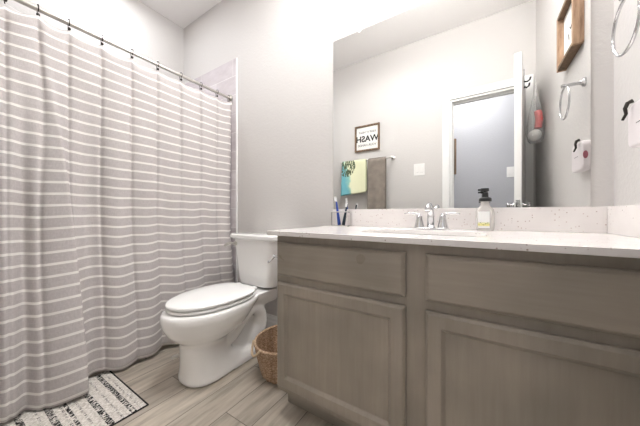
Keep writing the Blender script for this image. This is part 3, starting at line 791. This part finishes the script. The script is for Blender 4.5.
sw = thing('light_switch', (-.512, YO, .46), 'white double light switch on the wall by the door', 'light switch')
swp = MB().box(-.566, -.459, YO+.0006, YO+.005, .40, .522).build('plate', M['white_plastic'], sw, .002)
for x in (-.535, -.490):
    MB().box(x-.015, x+.015, YO+.0052, YO+.009, .43, .492).build('rocker', M['white_plastic'], swp, .0015)
sw2 = thing('light_switch', (.31, HY, .46), 'white single light switch on the hallway wall beyond the door', 'light switch')
swq = MB().box(.285, .353, HY+.0006, HY+.005, .43, .55).build('plate', M['white_plastic'], sw2, .002)
MB().box(.304, .334, HY+.0052, HY+.009, .46, .52).build('rocker', M['white_plastic'], swq, .0015)
hp_ = thing('hallway_picture', (-.45, HY, .74), 'dark framed picture on the hallway wall beyond the door', 'picture')
MB().box(-.62, -.232, HY+.0006, HY+.022, .51, .965).build('frame', M['walnut'], hp_, .002)
MB().box(-.60, -.252, HY+.0222, HY+.024, .53, .945).build('print', M['greenpic'], hp_)

# ------------------------------------------------------------------ open door leaf
HP = Vector((.322, -.098, 0)); ang = math.atan2(.590, -.094)      # hinge point, direction of leaf
dl = Vector((cos(ang), sin(ang), 0)); dn = Vector((-dl.y, dl.x, 0))  # dn points toward -X side
LL, TH = .60, .040
leaf = thing('door_leaf', (HP.x, HP.y, FL), 'white interior door standing open beside the right wall', 'door')
def lf(a, b, z): p = HP+dl*a-dn*b; return (p.x, p.y, z)
def lbox(mb, a0, a1, b0, b1, z0, z1):
    return mb.add([lf(a0,b0,z0),lf(a1,b0,z0),lf(a1,b1,z0),lf(a0,b1,z0),lf(a0,b0,z1),lf(a1,b0,z1),lf(a1,b1,z1),lf(a0,b1,z1)], [(0,3,2,1),(4,5,6,7),(0,1,5,4),(1,2,6,5),(2,3,7,6),(3,0,4,7)])
lbox(MB(), .004, LL, -TH/2, TH/2, FL+.01, 1.088).build('slab', M['trim'], leaf, .002)
for sgn in (-1, 1):
    kb = MB(); pf = [(.024, .0005), (.024, .006), (.009, .008), (.008, .022), (.014, .026), (.021, .034), (.020, .042), (.010, .047)]
    rg_ = []
    for r_, h_ in pf:
        c_ = Vector(lf(LL-.065, sgn*(TH/2+h_), .062)); rg_.append([c_+dl*r_*cos(2*pi*k/20)+Vector((0, 0, 1))*r_*sin(2*pi*k/20) for k in range(20)])
    kb.loft(rg_).build('knob', M['chrome'], leaf, smooth='auto')
lbox(MB(), LL+.0005, LL+.0025, -.012, .012, .035, .095).build('latch_plate', M['chrome'], leaf)
for hz in (.95, .15, -.62):
    MB().tube([lf(-.002, TH/2+.004, hz-.045), lf(-.002, TH/2+.004, hz+.045)], .007, 10).build('hinge', M['nickel'], leaf, smooth='auto')
oh = thing('over_door_hook', lf(.30, 0, .95), 'black hook hanging over the top of the open door', 'door hook')
h = MB(); a0, a1 = .285, .315
lbox(h, a0, a1, TH/2+.001, TH/2+.003, .955, 1.0905); lbox(h, a0, a1, -TH/2-.003, TH/2+.003, 1.0908, 1.0928); lbox(h, a0, a1, -TH/2-.003, -TH/2-.001, 1.05, 1.0905)
h.build('strap', M['black'], oh)
MB().tube([lf(.30, TH/2+.003, .965), lf(.30, TH/2+.016, .955), lf(.30, TH/2+.030, .965), lf(.30, TH/2+.033, .985)], .006, 8).build('prong', M['black'], oh, smooth=True)
MB().tube([lf(.30, TH/2+.003, 1.005), lf(.30, TH/2+.020, 1.0), lf(.30, TH/2+.035, 1.01), lf(.30, TH/2+.040, 1.028)], .006, 8).build('prong', M['black'], oh, smooth=True)
# plastic bag with a few things inside
gc = Vector(lf(.30, TH/2+.066, 0)); bx, by = gc.x, gc.y
pb = thing('plastic_bag', (bx, by, .52), 'clear plastic bag with red and white contents hanging on the door', 'plastic bag')
bgm = MB(); rings = []
for (z, rx, ry) in ((.530, .010, .012), (.532, .032, .04), (.555, .046, .056), (.60, .050, .062), (.66, .047, .060), (.72, .042, .05), (.78, .033, .038), (.84, .020, .022), (.90, .010, .010), (.958, .004, .004)):
    rings.append([(bx+rx*cos(2*pi*k/28)*(1+.12*sin(k*2.7+z*40)), by+ry*sin(2*pi*k/28)*(1+.12*cos(k*3.3+z*31)), z) for k in range(28)])
bgm.loft(rings); bgm.build('bag', M['bag'], pb, smooth=True)
MB().sphere((bx-.004, by+.008, .583), .040, 18, (1, 1.2, 1)).build('white_roll', M['white_plastic'], pb, smooth=True)
MB().tube([(bx+.012, by+.022, .63), (bx+.018, by+.024, .69), (bx+.012, by+.012, .755)], .022, 14).build('red_pack', M['red'], pb, smooth='auto')

# ------------------------------------------------------------------ basket
KX, KY = -.885, 1.03
bk = thing('basket', (KX, KY, FL), 'round woven seagrass basket between the toilet and the vanity', 'basket')
w = MB(); rings = []; NB = 72; rows = 36
for side in (0, 1):
    for j in (range(rows+1) if side == 0 else range(rows, -1, -1)):
        q = j/rows; R_ = .118+.040*q**.8-(.006 if side else 0); z = FL+.001+.172*q+(.006 if side and j == 0 else 0)
        ring = []
        for k in range(NB):
            a = 2*pi*k/NB; r = R_+.0028*sin(k*pi/2+ (pi if j % 2 else 0))*(1 if not side else .6)+.0018*cos(j*pi)
            zz = z+.010*q*cos(a-1.0)
            ring.append((KX+r*cos(a), KY+r*sin(a), zz))
        rings.append(ring)
w.loft(rings); w.build('body', M['basket'], bk, smooth=True)
MB().tube([(KX+.156*cos(a), KY+.156*sin(a), FL+.175+.010*cos(a-1.0)) for a in [2*pi*k/60 for k in range(60)]], .007, 8, close=True).build('rim', M['basket'], bk, smooth=True)
for a0 in (-2.05, 1.1):
    p = []
    for k in range(13):
        t = k/12; a = a0+(t-.5)*.75; r = .163+.010*sin(pi*t)
        p.append((KX+r*cos(a), KY+r*sin(a), FL+.172+(.035 if a0 > 0 else -.045)*sin(pi*t)))
    MB().tube(p, .006, 8).build('handle', M['rope'], bk, smooth=True)

# ------------------------------------------------------------------ bath mat
rg = thing('bath_mat', (-1.44, .2, FL), 'cream woven bath mat with black speckled stripes on the floor', 'bath mat')
RX0, RX1, RY0, RY1 = -1.68, -1.230, -.09, .512
NXr, NYr = 110, 150; g = MB()
for j in range(NYr+1):
    for i in range(NXr+1):
        x = RX0+(RX1-RX0)*i/NXr; y = RY0+(RY1-RY0)*j/NYr
        e_ = min(i, NXr-i, j, NYr-j)
        z = FL+.006 + (.0025*noise.noise(Vector((x*160, y*70, 0)))+.0012*sin(y*420) if e_ > 0 else -.004)
        g.v.append((x+(.0015*noise.noise(Vector((0, y*60, 3))) if e_ == 0 else 0), y, z))
for j in range(NYr):
    for i in range(NXr):
        a = j*(NXr+1)+i; g.f.append((a, a+1, a+NXr+2, a+NXr+1))
go = g.build('woven_top', M['rug'], rg, smooth=True)
# object coordinates of the stripes are measured from the room origin
go.data.transform(Matrix.Translation(rg.location)); go.location = -rg.location
eb = MB(); t_ = .004
eb.box(RX0-t_, RX1+t_, RY1, RY1+t_, FL+.0006, FL+.0055); eb.box(RX1, RX1+t_, RY0, RY1, FL+.0006, FL+.0055); eb.box(RX0, RX1, RY0-t_, RY0, FL+.0006, FL+.0055)
eb.build('binding', M['rug_edge'], rg)
